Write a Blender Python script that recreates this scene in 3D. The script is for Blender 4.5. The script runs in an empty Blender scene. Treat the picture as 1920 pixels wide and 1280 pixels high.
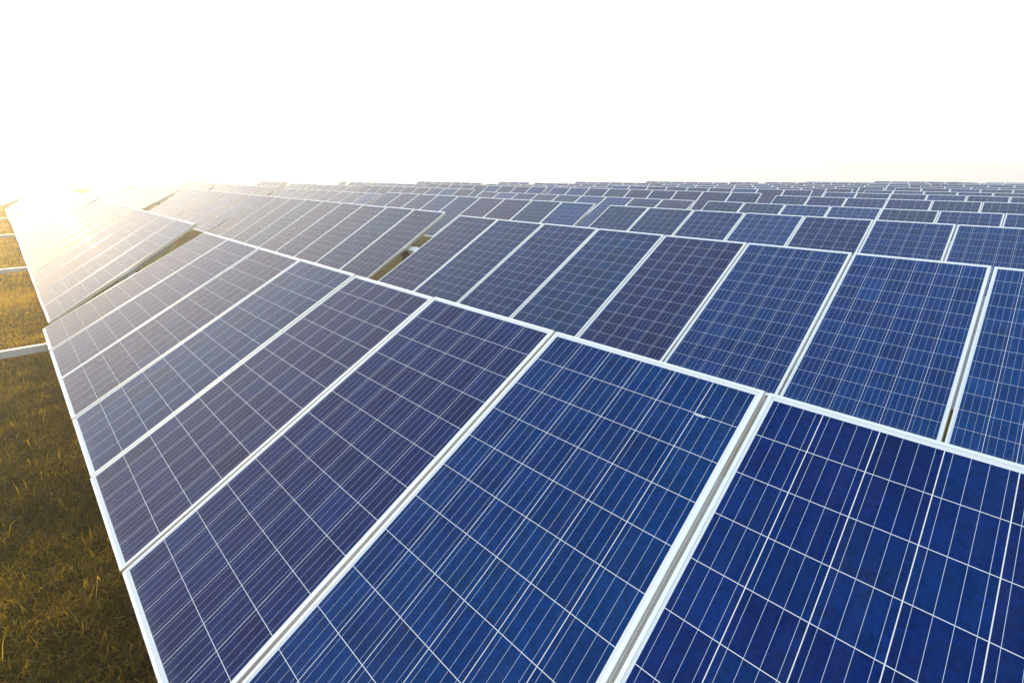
import bpy, math, random
import numpy as np
from mathutils import Vector, Matrix
random.seed(7)
R = math.radians
sc = bpy.context.scene
C = sc.collection

# ------------------------------------------------------------------ camera
CAM_H = 2.45                                   # metres above the grass
cam_d = bpy.data.cameras.new('camera'); cam = bpy.data.objects.new('camera', cam_d); C.objects.link(cam)
cam_d.sensor_width = 36; cam_d.lens = 36 * 1005.0 / 1920
cam_d.shift_y = -(640 - 490.92) / 1920
cam_d.clip_start = 0.05; cam_d.clip_end = 5000
cam.location = (0, 0, CAM_H)
cam.rotation_euler = (R(90) - 0.168468, 0, 0)
sc.camera = cam

# ------------------------------------------------------------------ sky, sun, exposure
VEIL, GLOW = 1.36, 0.10
SUN_AZ = R(-44.0)                              # from +Y, positive towards +X
SUN_EL = R(2.5)
sd = Vector((math.sin(SUN_AZ) * math.cos(SUN_EL), math.cos(SUN_AZ) * math.cos(SUN_EL), math.sin(SUN_EL)))
w = bpy.data.worlds.new('World'); sc.world = w; w.use_nodes = True
nt = w.node_tree; nt.nodes.clear()
def wn(kind, **kw):
    n = nt.nodes.new(kind)
    for k, v in kw.items(): setattr(n, k, v)
    return n
out = wn('ShaderNodeOutputWorld'); bg = wn('ShaderNodeBackground'); veil = wn('ShaderNodeBackground'); glow = wn('ShaderNodeBackground')
sky = wn('ShaderNodeTexSky', sky_type='NISHITA', sun_disc=False)
sky.sun_elevation = SUN_EL; sky.sun_rotation = SUN_AZ
sky.air_density = 1.0; sky.dust_density = 0.3; sky.ozone_density = 1.0
bg.inputs['Strength'].default_value = 0.05
# thin white high cloud: brightest towards the horizon, thinning to pale blue overhead
geo = wn('ShaderNodeTexCoord'); sep = wn('ShaderNodeSeparateXYZ'); nt.links.new(geo.outputs['Generated'], sep.inputs[0])
cr = wn('ShaderNodeValToRGB'); e = cr.color_ramp.elements
e[0].position = 0.0; e[0].color = (0.80, 0.79, 0.77, 1); e[1].position = 1.0; e[1].color = (0.34, 0.54, 0.80, 1)
k = e.new(0.10); k.color = (0.74, 0.73, 0.72, 1)
k = e.new(0.40); k.color = (0.95, 0.94, 0.92, 1)
k = e.new(0.70); k.color = (0.64, 0.77, 0.91, 1)
nt.links.new(sep.outputs['Z'], cr.inputs[0]); nt.links.new(cr.outputs[0], veil.inputs[0])
# the bright haze round the sun
dot = wn('ShaderNodeVectorMath', operation='DOT_PRODUCT'); nt.links.new(geo.outputs['Generated'], dot.inputs[0]); dot.inputs[1].default_value = sd
cl = wn('ShaderNodeMath', operation='MAXIMUM'); nt.links.new(dot.outputs['Value'], cl.inputs[0]); cl.inputs[1].default_value = 0
pw = wn('ShaderNodeMath', operation='POWER'); nt.links.new(cl.outputs[0], pw.inputs[0]); pw.inputs[1].default_value = 6
side = wn('ShaderNodeMapRange'); side.inputs['From Min'].default_value = -0.7; side.inputs['From Max'].default_value = 0.0   # dimmer on the far side from the sun
side.inputs['To Min'].default_value = VEIL * 0.42; side.inputs['To Max'].default_value = VEIL; side.interpolation_type = 'SMOOTHSTEP'
nt.links.new(dot.outputs['Value'], side.inputs['Value']); nt.links.new(side.outputs[0], veil.inputs['Strength'])
gm = wn('ShaderNodeMath', operation='MULTIPLY'); nt.links.new(pw.outputs[0], gm.inputs[0]); gm.inputs[1].default_value = GLOW
glow.inputs[0].default_value = (1.0, 0.74, 0.46, 1); nt.links.new(gm.outputs[0], glow.inputs['Strength'])
a1 = wn('ShaderNodeAddShader'); a2 = wn('ShaderNodeAddShader')
nt.links.new(sky.outputs[0], bg.inputs[0]); nt.links.new(bg.outputs[0], a1.inputs[0]); nt.links.new(veil.outputs[0], a1.inputs[1])
nt.links.new(a1.outputs[0], a2.inputs[0]); nt.links.new(glow.outputs[0], a2.inputs[1]); nt.links.new(a2.outputs[0], out.inputs[0])
sun_d = bpy.data.lights.new('sun', 'SUN'); sun = bpy.data.objects.new('sun', sun_d); C.objects.link(sun)
sun_d.energy = 2.7; sun_d.angle = R(0.5); sun_d.color = (1.0, 0.76, 0.38)
sun.rotation_euler = sd.to_track_quat('Z', 'Y').to_euler()
sc.view_settings.view_transform = 'Standard'; sc.view_settings.look = 'None'
sc.view_settings.exposure = 0.30; sc.view_settings.gamma = 1
sc.cycles.max_bounces = 6; sc.cycles.volume_bounces = 2

# ------------------------------------------------------------------ node helpers
def mat(name):
    m = bpy.data.materials.new(name); m.use_nodes = True
    return m, m.node_tree, m.node_tree.nodes['Principled BSDF']
def mth(nt, op, a, b=None, c=None, clamp=False):
    n = nt.nodes.new('ShaderNodeMath'); n.operation = op; n.use_clamp = clamp
    for i, v in enumerate((a, b, c)):
        if v is None: continue
        if isinstance(v, (int, float)): n.inputs[i].default_value = v
        else: nt.links.new(v, n.inputs[i])
    return n.outputs[0]
def mix(nt, fac, a, b, mode='MIX'):
    n = nt.nodes.new('ShaderNodeMix'); n.data_type = 'RGBA'; n.blend_type = mode
    for s, v in ((n.inputs[0], fac), (n.inputs[6], a), (n.inputs[7], b)):
        if isinstance(v, (int, float)): s.default_value = v
        elif isinstance(v, tuple): s.default_value = (*v, 1)
        else: nt.links.new(v, s)
    return n.outputs[2]
def noise(nt, vec, scale, detail=3, rough=0.55):
    n = nt.nodes.new('ShaderNodeTexNoise'); n.inputs['Scale'].default_value = scale
    n.inputs['Detail'].default_value = detail; n.inputs['Roughness'].default_value = rough
    if vec is not None: nt.links.new(vec, n.inputs['Vector'])
    return n
def ramp(nt, fac, stops):
    n = nt.nodes.new('ShaderNodeValToRGB'); e = n.color_ramp.elements
    while len(e) < len(stops): e.new(0.5)
    for k, (p, c) in enumerate(stops): e[k].position = p; e[k].color = (*c, 1)
    nt.links.new(fac, n.inputs[0]); return n.outputs[0]

# ------------------------------------------------------------------ materials
PW, PL, PH = 0.992, 1.956, 0.040               # a 72 cell module
PITCH = 1.012
LIP = 0.0125
CU, CS = 0.1580, 0.1585                        # cell pitch across / up the module
MU = (PW - 6 * CU) / 2; MS = (PL - 12 * CS) / 2

def cell_material():
    m, nt, p = mat('solar_cells_under_glass')
    uvn = nt.nodes.new('ShaderNodeUVMap'); uvn.uv_map = 'UVMap'
    sp = nt.nodes.new('ShaderNodeSeparateXYZ'); nt.links.new(uvn.outputs[0], sp.inputs[0])
    x = mth(nt, 'DIVIDE', mth(nt, 'SUBTRACT', sp.outputs[0], MU), CU)     # in cells
    y = mth(nt, 'DIVIDE', mth(nt, 'SUBTRACT', sp.outputs[1], MS), CS)
    fx = mth(nt, 'FRACT', x); fy = mth(nt, 'FRACT', y)
    dx = mth(nt, 'SUBTRACT', 0.5, mth(nt, 'ABSOLUTE', mth(nt, 'SUBTRACT', fx, 0.5)))
    dy = mth(nt, 'SUBTRACT', 0.5, mth(nt, 'ABSOLUTE', mth(nt, 'SUBTRACT', fy, 0.5)))
    gap = mth(nt, 'MAXIMUM', mth(nt, 'LESS_THAN', dx, 0.0078), mth(nt, 'LESS_THAN', dy, 0.0065))
    outx = mth(nt, 'MAXIMUM', mth(nt, 'LESS_THAN', x, 0.0), mth(nt, 'GREATER_THAN', x, 6.0))
    outy = mth(nt, 'MAXIMUM', mth(nt, 'LESS_THAN', y, 0.0), mth(nt, 'GREATER_THAN', y, 12.0))
    back = mth(nt, 'MAXIMUM', gap, mth(nt, 'MAXIMUM', outx, outy))
    b4 = mth(nt, 'FRACT', mth(nt, 'MULTIPLY', x, 4.0))
    bus = mth(nt, 'LESS_THAN', mth(nt, 'ABSOLUTE', mth(nt, 'SUBTRACT', b4, 0.5)), 0.0125)
    oi = nt.nodes.new('ShaderNodeObjectInfo')
    cv = nt.nodes.new('ShaderNodeCombineXYZ')
    nt.links.new(mth(nt, 'FLOOR', x), cv.inputs[0]); nt.links.new(mth(nt, 'FLOOR', y), cv.inputs[1])
    nt.links.new(mth(nt, 'MULTIPLY', oi.outputs['Random'], 97.0), cv.inputs[2])
    wn = nt.nodes.new('ShaderNodeTexWhiteNoise'); nt.links.new(cv.outputs[0], wn.inputs['Vector'])
    # crystal grain of the polysilicon
    cg = nt.nodes.new('ShaderNodeCombineXYZ')
    nt.links.new(sp.outputs[0], cg.inputs[0]); nt.links.new(sp.outputs[1], cg.inputs[1])
    nt.links.new(mth(nt, 'MULTIPLY', wn.outputs['Value'], 40.0), cg.inputs[2])
    vo = nt.nodes.new('ShaderNodeTexVoronoi'); vo.inputs['Scale'].default_value = 75
    nt.links.new(cg.outputs[0], vo.inputs['Vector'])
    grain = nt.nodes.new('ShaderNodeSeparateColor'); nt.links.new(vo.outputs['Color'], grain.inputs[0])
    cloud = noise(nt, cg.outputs[0], 5.0, 3)
    base = oi.outputs['Color']
    cellc = ramp(nt, wn.outputs['Value'], [(0, (0.0010, 0.010, 0.085)), (0.3, (0.0003, 0.020, 0.135)), (0.6, (0.0003, 0.036, 0.155)), (0.8, (0.003, 0.016, 0.110)), (1, (0.0003, 0.045, 0.200))])
    c = mix(nt, 0.48, base, cellc)
    vfac = mth(nt, 'MULTIPLY_ADD', grain.outputs[0], 0.42, 0.80)
    vfac = mth(nt, 'MULTIPLY', vfac, mth(nt, 'MULTIPLY_ADD', cloud.outputs['Fac'], 0.6, 0.38))
    vc = nt.nodes.new('ShaderNodeCombineColor')
    for k in range(3): nt.links.new(vfac, vc.inputs[k])
    c = mix(nt, 1.0, c, vc.outputs[0], 'MULTIPLY')
    c = mix(nt, bus, c, (0.58, 0.68, 0.76))
    c = mix(nt, back, c, (0.80, 0.82, 0.82))
    # thin dust film, in streaks running down the slope
    mp = nt.nodes.new('ShaderNodeMapping'); mp.inputs['Scale'].default_value = (9, 1.2, 1)
    cd = nt.nodes.new('ShaderNodeCombineXYZ')
    nt.links.new(sp.outputs[0], cd.inputs[0]); nt.links.new(sp.outputs[1], cd.inputs[1])
    nt.links.new(mth(nt, 'MULTIPLY', oi.outputs['Random'], 31.0), cd.inputs[2]); nt.links.new(cd.outputs[0], mp.inputs[0])
    du = noise(nt, mp.outputs[0], 2.5, 5, 0.65)
    dust = mth(nt, 'MULTIPLY', mth(nt, 'SUBTRACT', du.outputs['Fac'], 0.42, clamp=True), 0.05)
    # dirt line gathered above the lower frame
    low = mth(nt, 'MULTIPLY', mth(nt, 'SUBTRACT', 1.0, mth(nt, 'DIVIDE', sp.outputs[1], 0.07), clamp=True), 0.10)
    c = mix(nt, mth(nt, 'ADD', dust, low), c, (0.45, 0.42, 0.34))
    nt.links.new(c, p.inputs['Base Color'])
    p.inputs['Roughness'].default_value = 0.45
    p.inputs['Specular IOR Level'].default_value = 0.0
    p.inputs['Coat Weight'].default_value = 1.0
    p.inputs['Coat IOR'].default_value = 1.21
    rr = mth(nt, 'MULTIPLY_ADD', du.outputs['Fac'], 0.045, 0.012)
    nt.links.new(rr, p.inputs['Coat Roughness'])
    return m
M_CELL = cell_material()

def metal(name, col, rough, spec=0.5, metallic=0.0, var=0.12, scale=6):
    m, nt, p = mat(name)
    tc = nt.nodes.new('ShaderNodeTexCoord')
    n = noise(nt, tc.outputs['Object'], scale, 5, 0.6)
    dark = tuple(v * (1 - var) for v in col); lite = tuple(min(1, v * (1 + var * 0.6)) for v in col)
    c = mix(nt, n.outputs['Fac'], dark, lite)
    nt.links.new(c, p.inputs['Base Color'])
    nt.links.new(mth(nt, 'MULTIPLY_ADD', n.outputs['Fac'], 0.2, rough - 0.1), p.inputs['Roughness'])
    p.inputs['Metallic'].default_value = metallic
    return m
M_FRAME = metal('anodised_frame_aluminium', (0.96, 0.93, 0.88), 0.40, metallic=0.55, var=0.06)
M_STEEL = metal('galvanised_steel', (0.50, 0.51, 0.50), 0.5, metallic=0.25, var=0.2, scale=14)
M_BACK = metal('white_backsheet', (0.70, 0.71, 0.72), 0.6, var=0.05)
M_RAIL = metal('pale_rail_steel', (0.72, 0.73, 0.72), 0.42, var=0.12, scale=9)
M_DARK = metal('bearing_plastic', (0.035, 0.035, 0.035), 0.5, var=0.2)

def ground_material():
    m, nt, p = mat('dry_meadow_soil')
    tc = nt.nodes.new('ShaderNodeTexCoord')
    a = noise(nt, tc.outputs['Object'], 0.35, 5); b = noise(nt, tc.outputs['Object'], 4.0, 6, 0.7); d = noise(nt, tc.outputs['Object'], 45, 5, 0.75)
    c1 = ramp(nt, b.outputs['Fac'], [(0.3, (0.04, 0.028, 0.005)), (0.5, (0.12, 0.082, 0.014)), (0.72, (0.26, 0.18, 0.035))])
    c2 = ramp(nt, a.outputs['Fac'], [(0.35, (0.10, 0.085, 0.010)), (0.65, (0.22, 0.145, 0.02))])
    c = mix(nt, 0.45, c1, c2)
    c = mix(nt, 0.5, c, ramp(nt, d.outputs['Fac'], [(0.3, (0.03, 0.022, 0.006)), (0.7, (0.30, 0.21, 0.04))]))
    nt.links.new(c, p.inputs['Base Color']); p.inputs['Roughness'].default_value = 0.95
    p.inputs['Specular IOR Level'].default_value = 0.1
    bp = nt.nodes.new('ShaderNodeBump'); bp.inputs['Strength'].default_value = 0.8; bp.inputs['Distance'].default_value = 0.05
    nt.links.new(d.outputs['Fac'], bp.inputs['Height']); nt.links.new(bp.outputs[0], p.inputs['Normal'])
    return m
M_GROUND = ground_material()

def grass_material():
    m, nt, p = mat('dry_grass_blades')
    at = nt.nodes.new('ShaderNodeAttribute'); at.attribute_name = 'blade'
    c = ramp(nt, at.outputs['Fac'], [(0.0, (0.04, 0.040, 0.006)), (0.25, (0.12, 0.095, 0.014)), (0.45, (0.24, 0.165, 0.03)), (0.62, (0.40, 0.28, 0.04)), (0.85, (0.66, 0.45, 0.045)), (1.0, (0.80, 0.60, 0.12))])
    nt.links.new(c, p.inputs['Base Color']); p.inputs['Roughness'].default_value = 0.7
    p.inputs['Specular IOR Level'].default_value = 0.15
    tr = nt.nodes.new('ShaderNodeBsdfTranslucent'); nt.links.new(mix(nt, 1.0, c, (2.4, 1.9, 0.15), 'MULTIPLY'), tr.inputs[0])
    ms = nt.nodes.new('ShaderNodeMixShader'); ms.inputs[0].default_value = 0.5
    nt.links.new(p.outputs[0], ms.inputs[1]); nt.links.new(tr.outputs[0], ms.inputs[2])
    nt.links.new(ms.outputs[0], nt.nodes['Material Output'].inputs[0])
    return m
M_GRASS = grass_material()

# ------------------------------------------------------------------ mesh helpers
def mesh(name, verts, faces, m):
    me = bpy.data.meshes.new(name); me.from_pydata([tuple(v) for v in verts], [], faces)
    me.materials.append(m); me.update(); return me
def link(name, data, parent=None, mw=None):
    o = bpy.data.objects.new(name, data); C.objects.link(o)
    if parent: o.parent = parent
    if mw is not None: o.matrix_basis = mw
    return o
def boxes(bl):
    V, F = [], []
    for (x0, x1, y0, y1, z0, z1) in bl:
        k = len(V)
        V += [(x0, y0, z0), (x1, y0, z0), (x1, y1, z0), (x0, y1, z0), (x0, y0, z1), (x1, y0, z1), (x1, y1, z1), (x0, y1, z1)]
        F += [(k, k+3, k+2, k+1), (k+4, k+5, k+6, k+7), (k, k+1, k+5, k+4), (k+1, k+2, k+6, k+5), (k+2, k+3, k+7, k+6), (k+3, k, k+4, k+7)]
    return V, F
def extrude_profile(prof, x0, x1):
    """closed profile of (y, z) points swept along x, with end caps"""
    n = len(prof); V = [(x0, y, z) for y, z in prof] + [(x1, y, z) for y, z in prof]
    F = [(i, (i+1) % n, n + (i+1) % n, n + i) for i in range(n)] + [tuple(range(n))[::-1], tuple(range(n, 2*n))]
    return V, F

# ---- frame: a mitred ring swept with a ribbed aluminium section (origin = module centre, z = 0 at the glass)
def frame_mesh():
    # (inset from outer edge, z)
    prof = [(LIP, 0.0004), (LIP, 0.0022), (0.0012, 0.0022), (0.0, 0.0010), (0.0, -0.0080), (0.0012, -0.0088), (0.0012, -0.0165),
            (0.0, -0.0173), (0.0, -0.0270), (0.0012, -0.0278), (0.0012, -0.0340), (0.0, -0.0348), (0.0, -0.0378), (0.026, -0.0378), (0.026, -0.0355), (0.0025, -0.0355), (0.0025, -0.006)]
    V, F = [], []; n = len(prof)
    for sx, sy in ((-1, -1), (1, -1), (1, 1), (-1, 1)):
        for d, z in prof: V.append((sx * (PW/2 - d), sy * (PL/2 - d), z))
    for k in range(4):
        for i in range(n - 1):
            a, b = k*n + i, ((k+1) % 4)*n + i
            F.append((a, b, b+1, a+1)[::-1])
    return mesh('module_frame', V, F, M_FRAME)
def glass_mesh():
    d = 0.004
    x, y = PW/2 - d, PL/2 - d
    me = mesh('module_cells', [(-x, -y, 0), (x, -y, 0), (x, y, 0), (-x, y, 0), (-x, -y, -0.005), (x, -y, -0.005), (x, y, -0.005), (-x, y, -0.005)],
              [(0, 1, 2, 3), (7, 6, 5, 4), (0, 4, 5, 1), (1, 5, 6, 2), (2, 6, 7, 3), (3, 7, 4, 0)], M_CELL)
    me.materials.append(M_BACK)
    uv = me.uv_layers.new(name='UVMap')
    for lp in me.loops:
        v = me.vertices[lp.vertex_index].co; uv.data[lp.index].uv = (v.x + PW/2, v.y + PL/2)
    for pl in me.polygons:
        if pl.index > 0: pl.material_index = 1
    return me
ME_FRAME, ME_GLASS = frame_mesh(), glass_mesh()
def smudge_mesh():
    rs = random.Random(5); V, F = [(0.337, 0.787, 0.0012)], []
    for k in range(22):
        a = k / 22 * 2 * math.pi; q = rs.uniform(0.55, 1.2)
        V.append((0.337 + 0.024 * q * math.cos(a) , 0.787 + 0.0045 * q * math.sin(a), 0.0005))
    F = [(0, 1 + k, 1 + (k + 1) % 22) for k in range(22)]
    return mesh('smudge', V, F, M_BACK)
ME_SMUDGE = smudge_mesh()
ME_JB = mesh('junction_box', *boxes([(-0.06, 0.06, 0.70, 0.80, -0.030, -0.0055)]), M_DARK)

# ------------------------------------------------------------------ array geometry (in the frame of the rows)
YAW = 0.76416341
U = Vector((math.sin(YAW), -math.cos(YAW), 0)); N = Vector((math.cos(YAW), math.sin(YAW), 0))
ROOT_Z = math.atan2(U.y, U.x)
HAZE = 0.0058
DEPTH = 38.5                                    # the field ends this far in front of the camera
TABLE_LEN = 9 * PITCH
# per row: distance of the pivot line, left end of the right-hand table
rows_n = [1.061, 5.047, 9.095, 13.30, 17.30, 21.39, 25.38, 29.35, 33.38, 37.41, 41.44, 45.47, 49.5]
rows_u = [-7.759, -7.481, -7.197, -6.967, -6.661, -6.401, -6.10, -5.816, -5.54, -5.26, -4.98, -4.70, -4.42]
AX = CAM_H - 1.259
# (row, column): tilt in degrees, pivot height offset, shift along the row, shift across
special = {(0, 0): (29.31, 0, 0, 0), (0, 1): (33.04, 0.0175, -0.03, 0.038), (1, 0): (29.37, 0, 0, 0), (1, 1): (31.49, -0.003, -0.05, 0.059),
           (0, 2): (34.0, 0.0175, 0.32, 0.038), (1, 2): (31.2, 0.0, 0.22, 0.059), (0, 3): (33.0, 0.0, 0.45, 0.03),
           (2, 0): (29.3, 0.018, 0, 0), (2, 1): (29.8, 0.03, 0.06, -0.03), (2, 2): (27.2, 0, 0.05, 0), (3, 0): (28.4, -0.03, 0, 0), (3, 1): (26.9, -0.01, 0.04, 0),
           (4, 0): (29.0, 0.0, 0, 0), (4, 1): (33.2, 0.0, 0, 0), (4, 2): (32.4, 0.0, 0.05, 0), (5, 0): (29.3, 0.0, 0, 0), (5, 1): (33.2, 0.0, 0, 0),
           (6, 0): (28.2, 0.0, 0, 0), (7, 0): (29.6, 0.0, 0, 0)}

def tube_profile(w_, h_, c=0.006):
    return [(-w_/2 + c, -h_), (w_/2 - c, -h_), (w_/2, -h_ + c), (w_/2, -c), (w_/2 - c, 0), (-w_/2 + c, 0), (-w_/2, -c), (-w_/2, -h_ + c)]
# the tint of the anti-reflection coating, module by module
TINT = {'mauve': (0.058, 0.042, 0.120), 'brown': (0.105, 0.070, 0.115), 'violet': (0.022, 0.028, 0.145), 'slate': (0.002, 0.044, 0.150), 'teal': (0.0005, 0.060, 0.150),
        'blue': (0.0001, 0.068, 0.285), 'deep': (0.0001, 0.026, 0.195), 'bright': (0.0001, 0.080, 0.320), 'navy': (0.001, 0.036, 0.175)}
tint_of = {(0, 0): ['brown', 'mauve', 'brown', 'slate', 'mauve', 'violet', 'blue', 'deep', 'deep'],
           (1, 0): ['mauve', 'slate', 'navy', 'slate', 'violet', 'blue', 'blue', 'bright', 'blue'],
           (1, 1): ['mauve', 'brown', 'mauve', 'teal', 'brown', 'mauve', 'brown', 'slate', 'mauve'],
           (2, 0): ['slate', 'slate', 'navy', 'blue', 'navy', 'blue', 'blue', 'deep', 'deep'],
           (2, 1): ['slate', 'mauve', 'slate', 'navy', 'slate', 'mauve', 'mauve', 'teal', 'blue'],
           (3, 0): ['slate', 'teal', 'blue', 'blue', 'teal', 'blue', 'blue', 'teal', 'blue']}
n_tables = n_panels = 0
tables = []
def make_table(r, c):
    global n_tables, n_panels
    rnd = random.Random(r * 31 + c * 7 + 3)
    tilt, dz, du, dn = special.get((r, c), (29.3 + rnd.uniform(-2.6, 2.6), rnd.uniform(-0.02, 0.02), rnd.uniform(-0.04, 0.04), 0))
    u0 = rows_u[r] - c * 9.53 + du
    n0 = rows_n[r] + dn
    z0 = AX + dz
    t = R(tilt)
    # which modules stand inside the field
    keep = []
    for i in range(9):
        uc = u0 + (i + 0.5) * PITCH
        ctr = U * uc + N * n0
        lim = DEPTH if r > 0 else 62
        if ctr.y < lim and ctr.y > -2.5: keep.append(i)
    if not keep: return
    base = U * (u0 + TABLE_LEN/2) + N * n0
    root = link('solar_table', None); root.empty_display_size = 0.3
    root.location = base; root.rotation_euler = (0, 0, ROOT_Z)
    n_tables += 1
    slope = Matrix.Translation((0, 0, z0)) @ Matrix.Rotation(t, 4, 'X')
    for i in keep:
        n_panels += 1
        jig = Matrix.Translation((-TABLE_LEN/2 + (i + 0.5) * PITCH + rnd.uniform(-0.0015, 0.0015), rnd.uniform(-0.004, 0.004), 0)) @ Matrix.Rotation(rnd.uniform(-0.0025, 0.0025), 4, 'X') @ Matrix.Rotation(rnd.uniform(-0.002, 0.002), 4, 'Y')
        p = link('solar_panel', ME_GLASS, root, slope @ jig)
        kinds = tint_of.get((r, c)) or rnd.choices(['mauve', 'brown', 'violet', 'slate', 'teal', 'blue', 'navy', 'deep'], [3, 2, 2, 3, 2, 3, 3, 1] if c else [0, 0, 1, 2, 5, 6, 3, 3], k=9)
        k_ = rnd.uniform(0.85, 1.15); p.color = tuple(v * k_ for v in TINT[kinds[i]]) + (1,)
        link('panel_frame', ME_FRAME, p)
        link('junction_box', ME_JB, p)
        if (r, c, i) == (0, 0, 6): link('smudge', ME_SMUDGE, p)
    # torque tube under the pivot line, running on into the gaps between tables
    xa, xb = -TABLE_LEN/2 + keep[0] * PITCH - 0.22, -TABLE_LEN/2 + (keep[-1] + 1) * PITCH + 0.20
    V, F = extrude_profile(tube_profile(0.11, 0.11), xa, xb)
    link('torque_tube', mesh('torque_tube', V, F, M_RAIL), root, slope @ Matrix.Translation((0, 0, -0.085)))
    # hat sections carrying the modules across the tube
    bl = []
    for i in keep + [keep[-1] + 1]:
        x = -TABLE_LEN/2 + i * PITCH
        x += 0.06 if i == keep[0] else (-0.06 if i == keep[-1] + 1 else 0)
        bl += [(x - 0.022, x + 0.022, -0.62, 0.62, -0.084, -0.0385)]
    link('purlin', mesh('purlin', *boxes(bl), M_STEEL), root, slope)
    ps = [xa + 0.34, (xa + xb) / 2, xb - 0.34] if len(keep) > 4 else [(xa + xb) / 2]
    for x in ps:
        zt = z0 - 0.24 * math.cos(t)
        V, F = boxes([(x - 0.05, x + 0.05, -0.004, 0.004, -0.3, zt), (x - 0.056, x - 0.048, -0.05, 0.05, -0.3, zt + 0.002), (x + 0.048, x + 0.056, -0.05, 0.05, -0.3, zt + 0.002)])
        link('post', mesh('post', V, F, M_STEEL), root, Matrix.Translation((0, 0.1 * math.sin(t), 0)))
        V, F = boxes([(x - 0.07, x + 0.07, -0.11, 0.11, -0.235, -0.06)])
        link('bearing', mesh('bearing', V, F, M_DARK), root, slope @ Matrix.Translation((0, 0, 0.02)))
    if r < 5 and c < 4:
        for q, (oy, sag) in enumerate(((0.17, 0.16), (-0.16, 0.10), (0.24, 0.07))):
            pts = [Vector((xa - 0.25 + 0.85 * k / 12, oy + 0.05 * math.sin(k * 0.8 + q), -0.13 - sag * math.sin(math.pi * k / 12))) for k in range(13)]
            V, F = [], []
            for k, p_ in enumerate(pts):
                for a_ in range(5): V.append((p_.x, p_.y + 0.007 * math.cos(a_ * 1.2566), p_.z + 0.007 * math.sin(a_ * 1.2566)))
                if k: F += [((k-1)*5 + a_, (k-1)*5 + (a_+1) % 5, k*5 + (a_+1) % 5, k*5 + a_) for a_ in range(5)]
            link('cable', mesh('cable', V, F, M_DARK), root, slope)
    tables.append((root, r, c, keep))
for r in range(13):
    for c in range(8):
        make_table(r, c)

# ------------------------------------------------------------------ labels of the tables
ordn = ['front', 'second', 'third', 'fourth', 'fifth', 'sixth', 'seventh', 'eighth', 'ninth', 'tenth', 'eleventh', 'twelfth', 'thirteenth']
hand = {(0, 0): 'large blue solar table in the front row, its near end filling the foreground',
        (0, 1): 'sun-washed beige solar table in the front row, steeper, beyond the first grassy gap',
        (0, 2): 'glare-bleached solar table in the front row, next before the sun glow',
        (1, 0): 'deep blue solar table directly behind the foreground table, right of the brown gap',
        (1, 1): 'grey-violet solar table directly behind the foreground table, left of the brown gap'}
colw = ['right-hand table, nearest the camera', 'second table from the right', 'third table from the right', 'fourth table from the right', 'fifth table from the right', 'sixth table from the right', 'seventh table from the right', 'eighth table from the right']
for root, r, c, keep in tables:
    if (r, c) in hand: lab = hand[(r, c)]
    else:
        tone = 'blue' if c == 0 else ('greyish blue' if c == 1 else 'pale glare-washed')
        if r == 0 and c > 2: tone = 'bleached'
        lab = '%s solar table in the %s row%s, %s' % (tone, ordn[r], '' if r == 0 else ' from the front', colw[c])
    root['label'] = lab; root['category'] = 'solar table'; root['group'] = 'tilted tables of solar panels in parallel rows'

# ------------------------------------------------------------------ linking beams on the grass in front of the first row
V, F = extrude_profile([(-0.022, -0.075), (0.030, -0.075), (0.030, -0.070), (-0.016, -0.070), (-0.016, -0.042), (0.012, -0.042), (0.012, -0.037), (-0.016, -0.037), (-0.016, -0.005), (0.030, -0.005), (0.030, 0), (-0.022, 0)], -4.6, 0.9)
me_beam = mesh('link_beam', V, F, M_RAIL)
V, F = boxes([(-4.5, -4.42, -0.04, 0.04, -0.75, -0.076), (0.50, 0.58, -0.04, 0.04, -0.75, -0.076)])
me_leg = mesh('beam_stand', V, F, M_STEEL)
wh = ['nearest, beside the foreground table', 'crossing the golden grass beside the steeper second table', 'thin one farther up the golden grass', 'faint one just below the sun glow']
for k, uu in enumerate([-7.33, -13.6, -21.0, -28.4]):
    root = link('link_beam', me_beam); root.location = U * uu + Vector((0, 0, 0.65)); root.rotation_euler = (0, 0, math.atan2(N.y, N.x))
    link('beam_stand', me_leg, root)
    root['label'] = 'pale steel beam over the grass, ' + wh[k]; root['category'] = 'beam'; root['group'] = 'steel beams linking the rows'

# ------------------------------------------------------------------ ground: flat under the field, falling away behind it
def gz(x, y):
    d = max(0.0, math.hypot(x, y - 10) - 85.0); return -0.07 * d * d / (d + 40.0)
xs = [-150 + 10*i for i in range(31)]
ys = [-130 + 10*i for i in range(31)]
V = [(x, y, gz(x, y)) for y in ys for x in xs]; nx = len(xs); ground_verts = V
F = [(j*nx + i, j*nx + i + 1, (j+1)*nx + i + 1, (j+1)*nx + i) for j in range(len(ys)-1) for i in range(nx-1)]
g = link('ground', mesh('ground', V, F, M_GROUND)); g['kind'] = 'structure'

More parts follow.
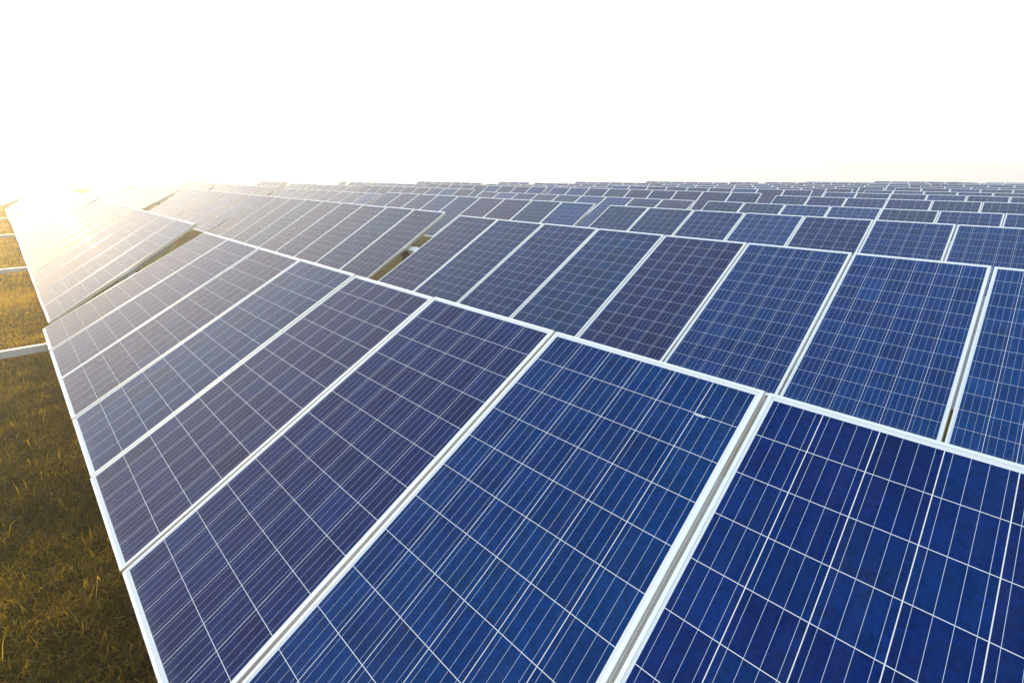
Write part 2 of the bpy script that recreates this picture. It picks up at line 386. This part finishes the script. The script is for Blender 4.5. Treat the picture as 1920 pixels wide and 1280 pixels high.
# ------------------------------------------------------------------ grass: uncountable dry blades, one object
def make_grass():
    rs = np.random.RandomState(3)
    spots = []
    def zone(u0, u1, n0, n1, dens, hs, ws):
        k = int((u1-u0) * (n1-n0) * dens)
        spots.append(np.stack([rs.uniform(u0, u1, k), rs.uniform(n0, n1, k), np.full(k, hs), np.full(k, ws)], 1))
    def feather(u0, u1, n0, n1, dens, hs, ws):          # thins out away from n0
        k = int((u1-u0) * abs(n1-n0) * dens * 0.5)
        spots.append(np.stack([rs.uniform(u0, u1, k), n0 + (n1-n0) * np.minimum(rs.rand(k), rs.rand(k)), np.full(k, hs), np.full(k, ws)], 1))
    zone(-8.5, 0.5, -1.3, 0.9, 9500, 0.075, 0.0034)
    zone(-16, -8.5, -1.3, 1.3, 3000, 0.08, 0.006)
    feather(-16, 3, -1.3, -5.5, 1500, 0.08, 0.006)
    feather(-34, -16, -1.6, -6.5, 450, 0.10, 0.012)
    feather(-8.5, 3, 0.9, 4.5, 900, 0.08, 0.006)
    zone(-34, -16, -1.6, 1.6, 900, 0.10, 0.012)
    zone(-95, -34, -3.0, 3.0, 110, 0.12, 0.04)
    zone(-9.6, -6.6, 1.6, 9, 500, 0.12, 0.008)
    S = np.concatenate(spots); n = len(S)
    px = U.x*S[:, 0] + N.x*S[:, 1]; py = U.y*S[:, 0] + N.y*S[:, 1]
    clump = 0.5 + 0.5*np.sin(px*2.1 + 1.3*np.sin(py*1.7)) * np.sin(py*2.6 + np.sin(px*3.1)*1.4)
    clump2 = 0.5 + 0.5*np.sin(px*7.3 + 2*np.sin(py*5.1)) * np.sin(py*8.2 + 2*np.sin(px*6.0))
    h = S[:, 2] * rs.uniform(0.35, 1.25, n) * (0.35 + 0.75*clump + 0.55*clump2)
    wdt = S[:, 3] * rs.uniform(0.5, 1.7, n)
    az = rs.uniform(0, 2*np.pi, n); lean = rs.uniform(0.2, 1.9, n)
    long_ = rs.rand(n) < 0.010; h[long_] *= 2.1; lean[~long_] *= 1.35
    dx, dy = np.cos(az), np.sin(az); wx, wy = -dy*wdt/2, dx*wdt/2
    z = np.zeros(n)
    m1x, m1y = px + dx*h*lean*0.28, py + dy*h*lean*0.28; mz = h*0.55
    tx, ty = px + dx*h*lean*0.95, py + dy*h*lean*0.95; tz = h*np.clip(1.05 - lean*0.45, 0.15, 1)
    V = np.empty((n, 5, 3))
    V[:, 0] = np.stack([px-wx, py-wy, z-0.01], 1); V[:, 1] = np.stack([px+wx, py+wy, z-0.01], 1)
    V[:, 2] = np.stack([m1x+wx*0.8, m1y+wy*0.8, mz], 1); V[:, 3] = np.stack([m1x-wx*0.8, m1y-wy*0.8, mz], 1)
    V[:, 4] = np.stack([tx, ty, tz], 1)
    me = bpy.data.meshes.new('grass')
    me.vertices.add(n*5); me.vertices.foreach_set('co', V.ravel())
    base = np.arange(n)*5
    L = np.stack([base, base+1, base+2, base+3, base+3, base+2, base+4], 1).ravel()
    me.loops.add(n*7); me.loops.foreach_set('vertex_index', L.astype(np.int32))
    st = np.stack([np.arange(n)*7, np.arange(n)*7+4], 1).ravel()
    me.polygons.add(n*2); me.polygons.foreach_set('loop_start', st.astype(np.int32))
    me.update(calc_edges=True); me.validate()
    big = 0.5 + 0.5*np.sin(px*0.9 + 2.1*np.sin(py*0.8 + 1)) * np.sin(py*1.1 + 1.7*np.sin(px*1.3))
    tone = np.clip(rs.rand(n)*0.72 + 0.4*(clump2 - 0.45)*rs.rand(n) - 0.10*clump + 0.3*(big - 0.45) + 0.25*long_ + 0.42*np.clip((-S[:, 0] - 8)/6, 0, 1), 0, 1)  # last term: golden sun glow put into the blade colour, growing towards the sun
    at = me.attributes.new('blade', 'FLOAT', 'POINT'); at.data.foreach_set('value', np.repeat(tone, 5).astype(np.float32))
    me.materials.append(M_GRASS)
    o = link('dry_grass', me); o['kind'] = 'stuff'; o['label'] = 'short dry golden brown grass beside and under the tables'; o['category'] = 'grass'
make_grass()
# ------------------------------------------------------------------ hazy morning air
hm = bpy.data.materials.new('haze'); hm.use_nodes = True; hn = hm.node_tree; hn.nodes.remove(hn.nodes['Principled BSDF'])
pv = hn.nodes.new('ShaderNodeVolumePrincipled'); pv.inputs['Color'].default_value = (1.0, 0.985, 0.94, 1)
pv.inputs['Density'].default_value = HAZE; pv.inputs['Anisotropy'].default_value = 0.66
hn.links.new(pv.outputs[0], hn.nodes['Material Output'].inputs['Volume'])
zb = min(v[2] for v in ground_verts) - 1
V, F = boxes([(-152, 152, -132, 172, zb, 4.2)])
hz = link('haze', mesh('haze', V, F, hm)); hz['kind'] = 'stuff'; hz['label'] = 'pale morning haze over the field'
print('tables', n_tables, 'panels', n_panels)
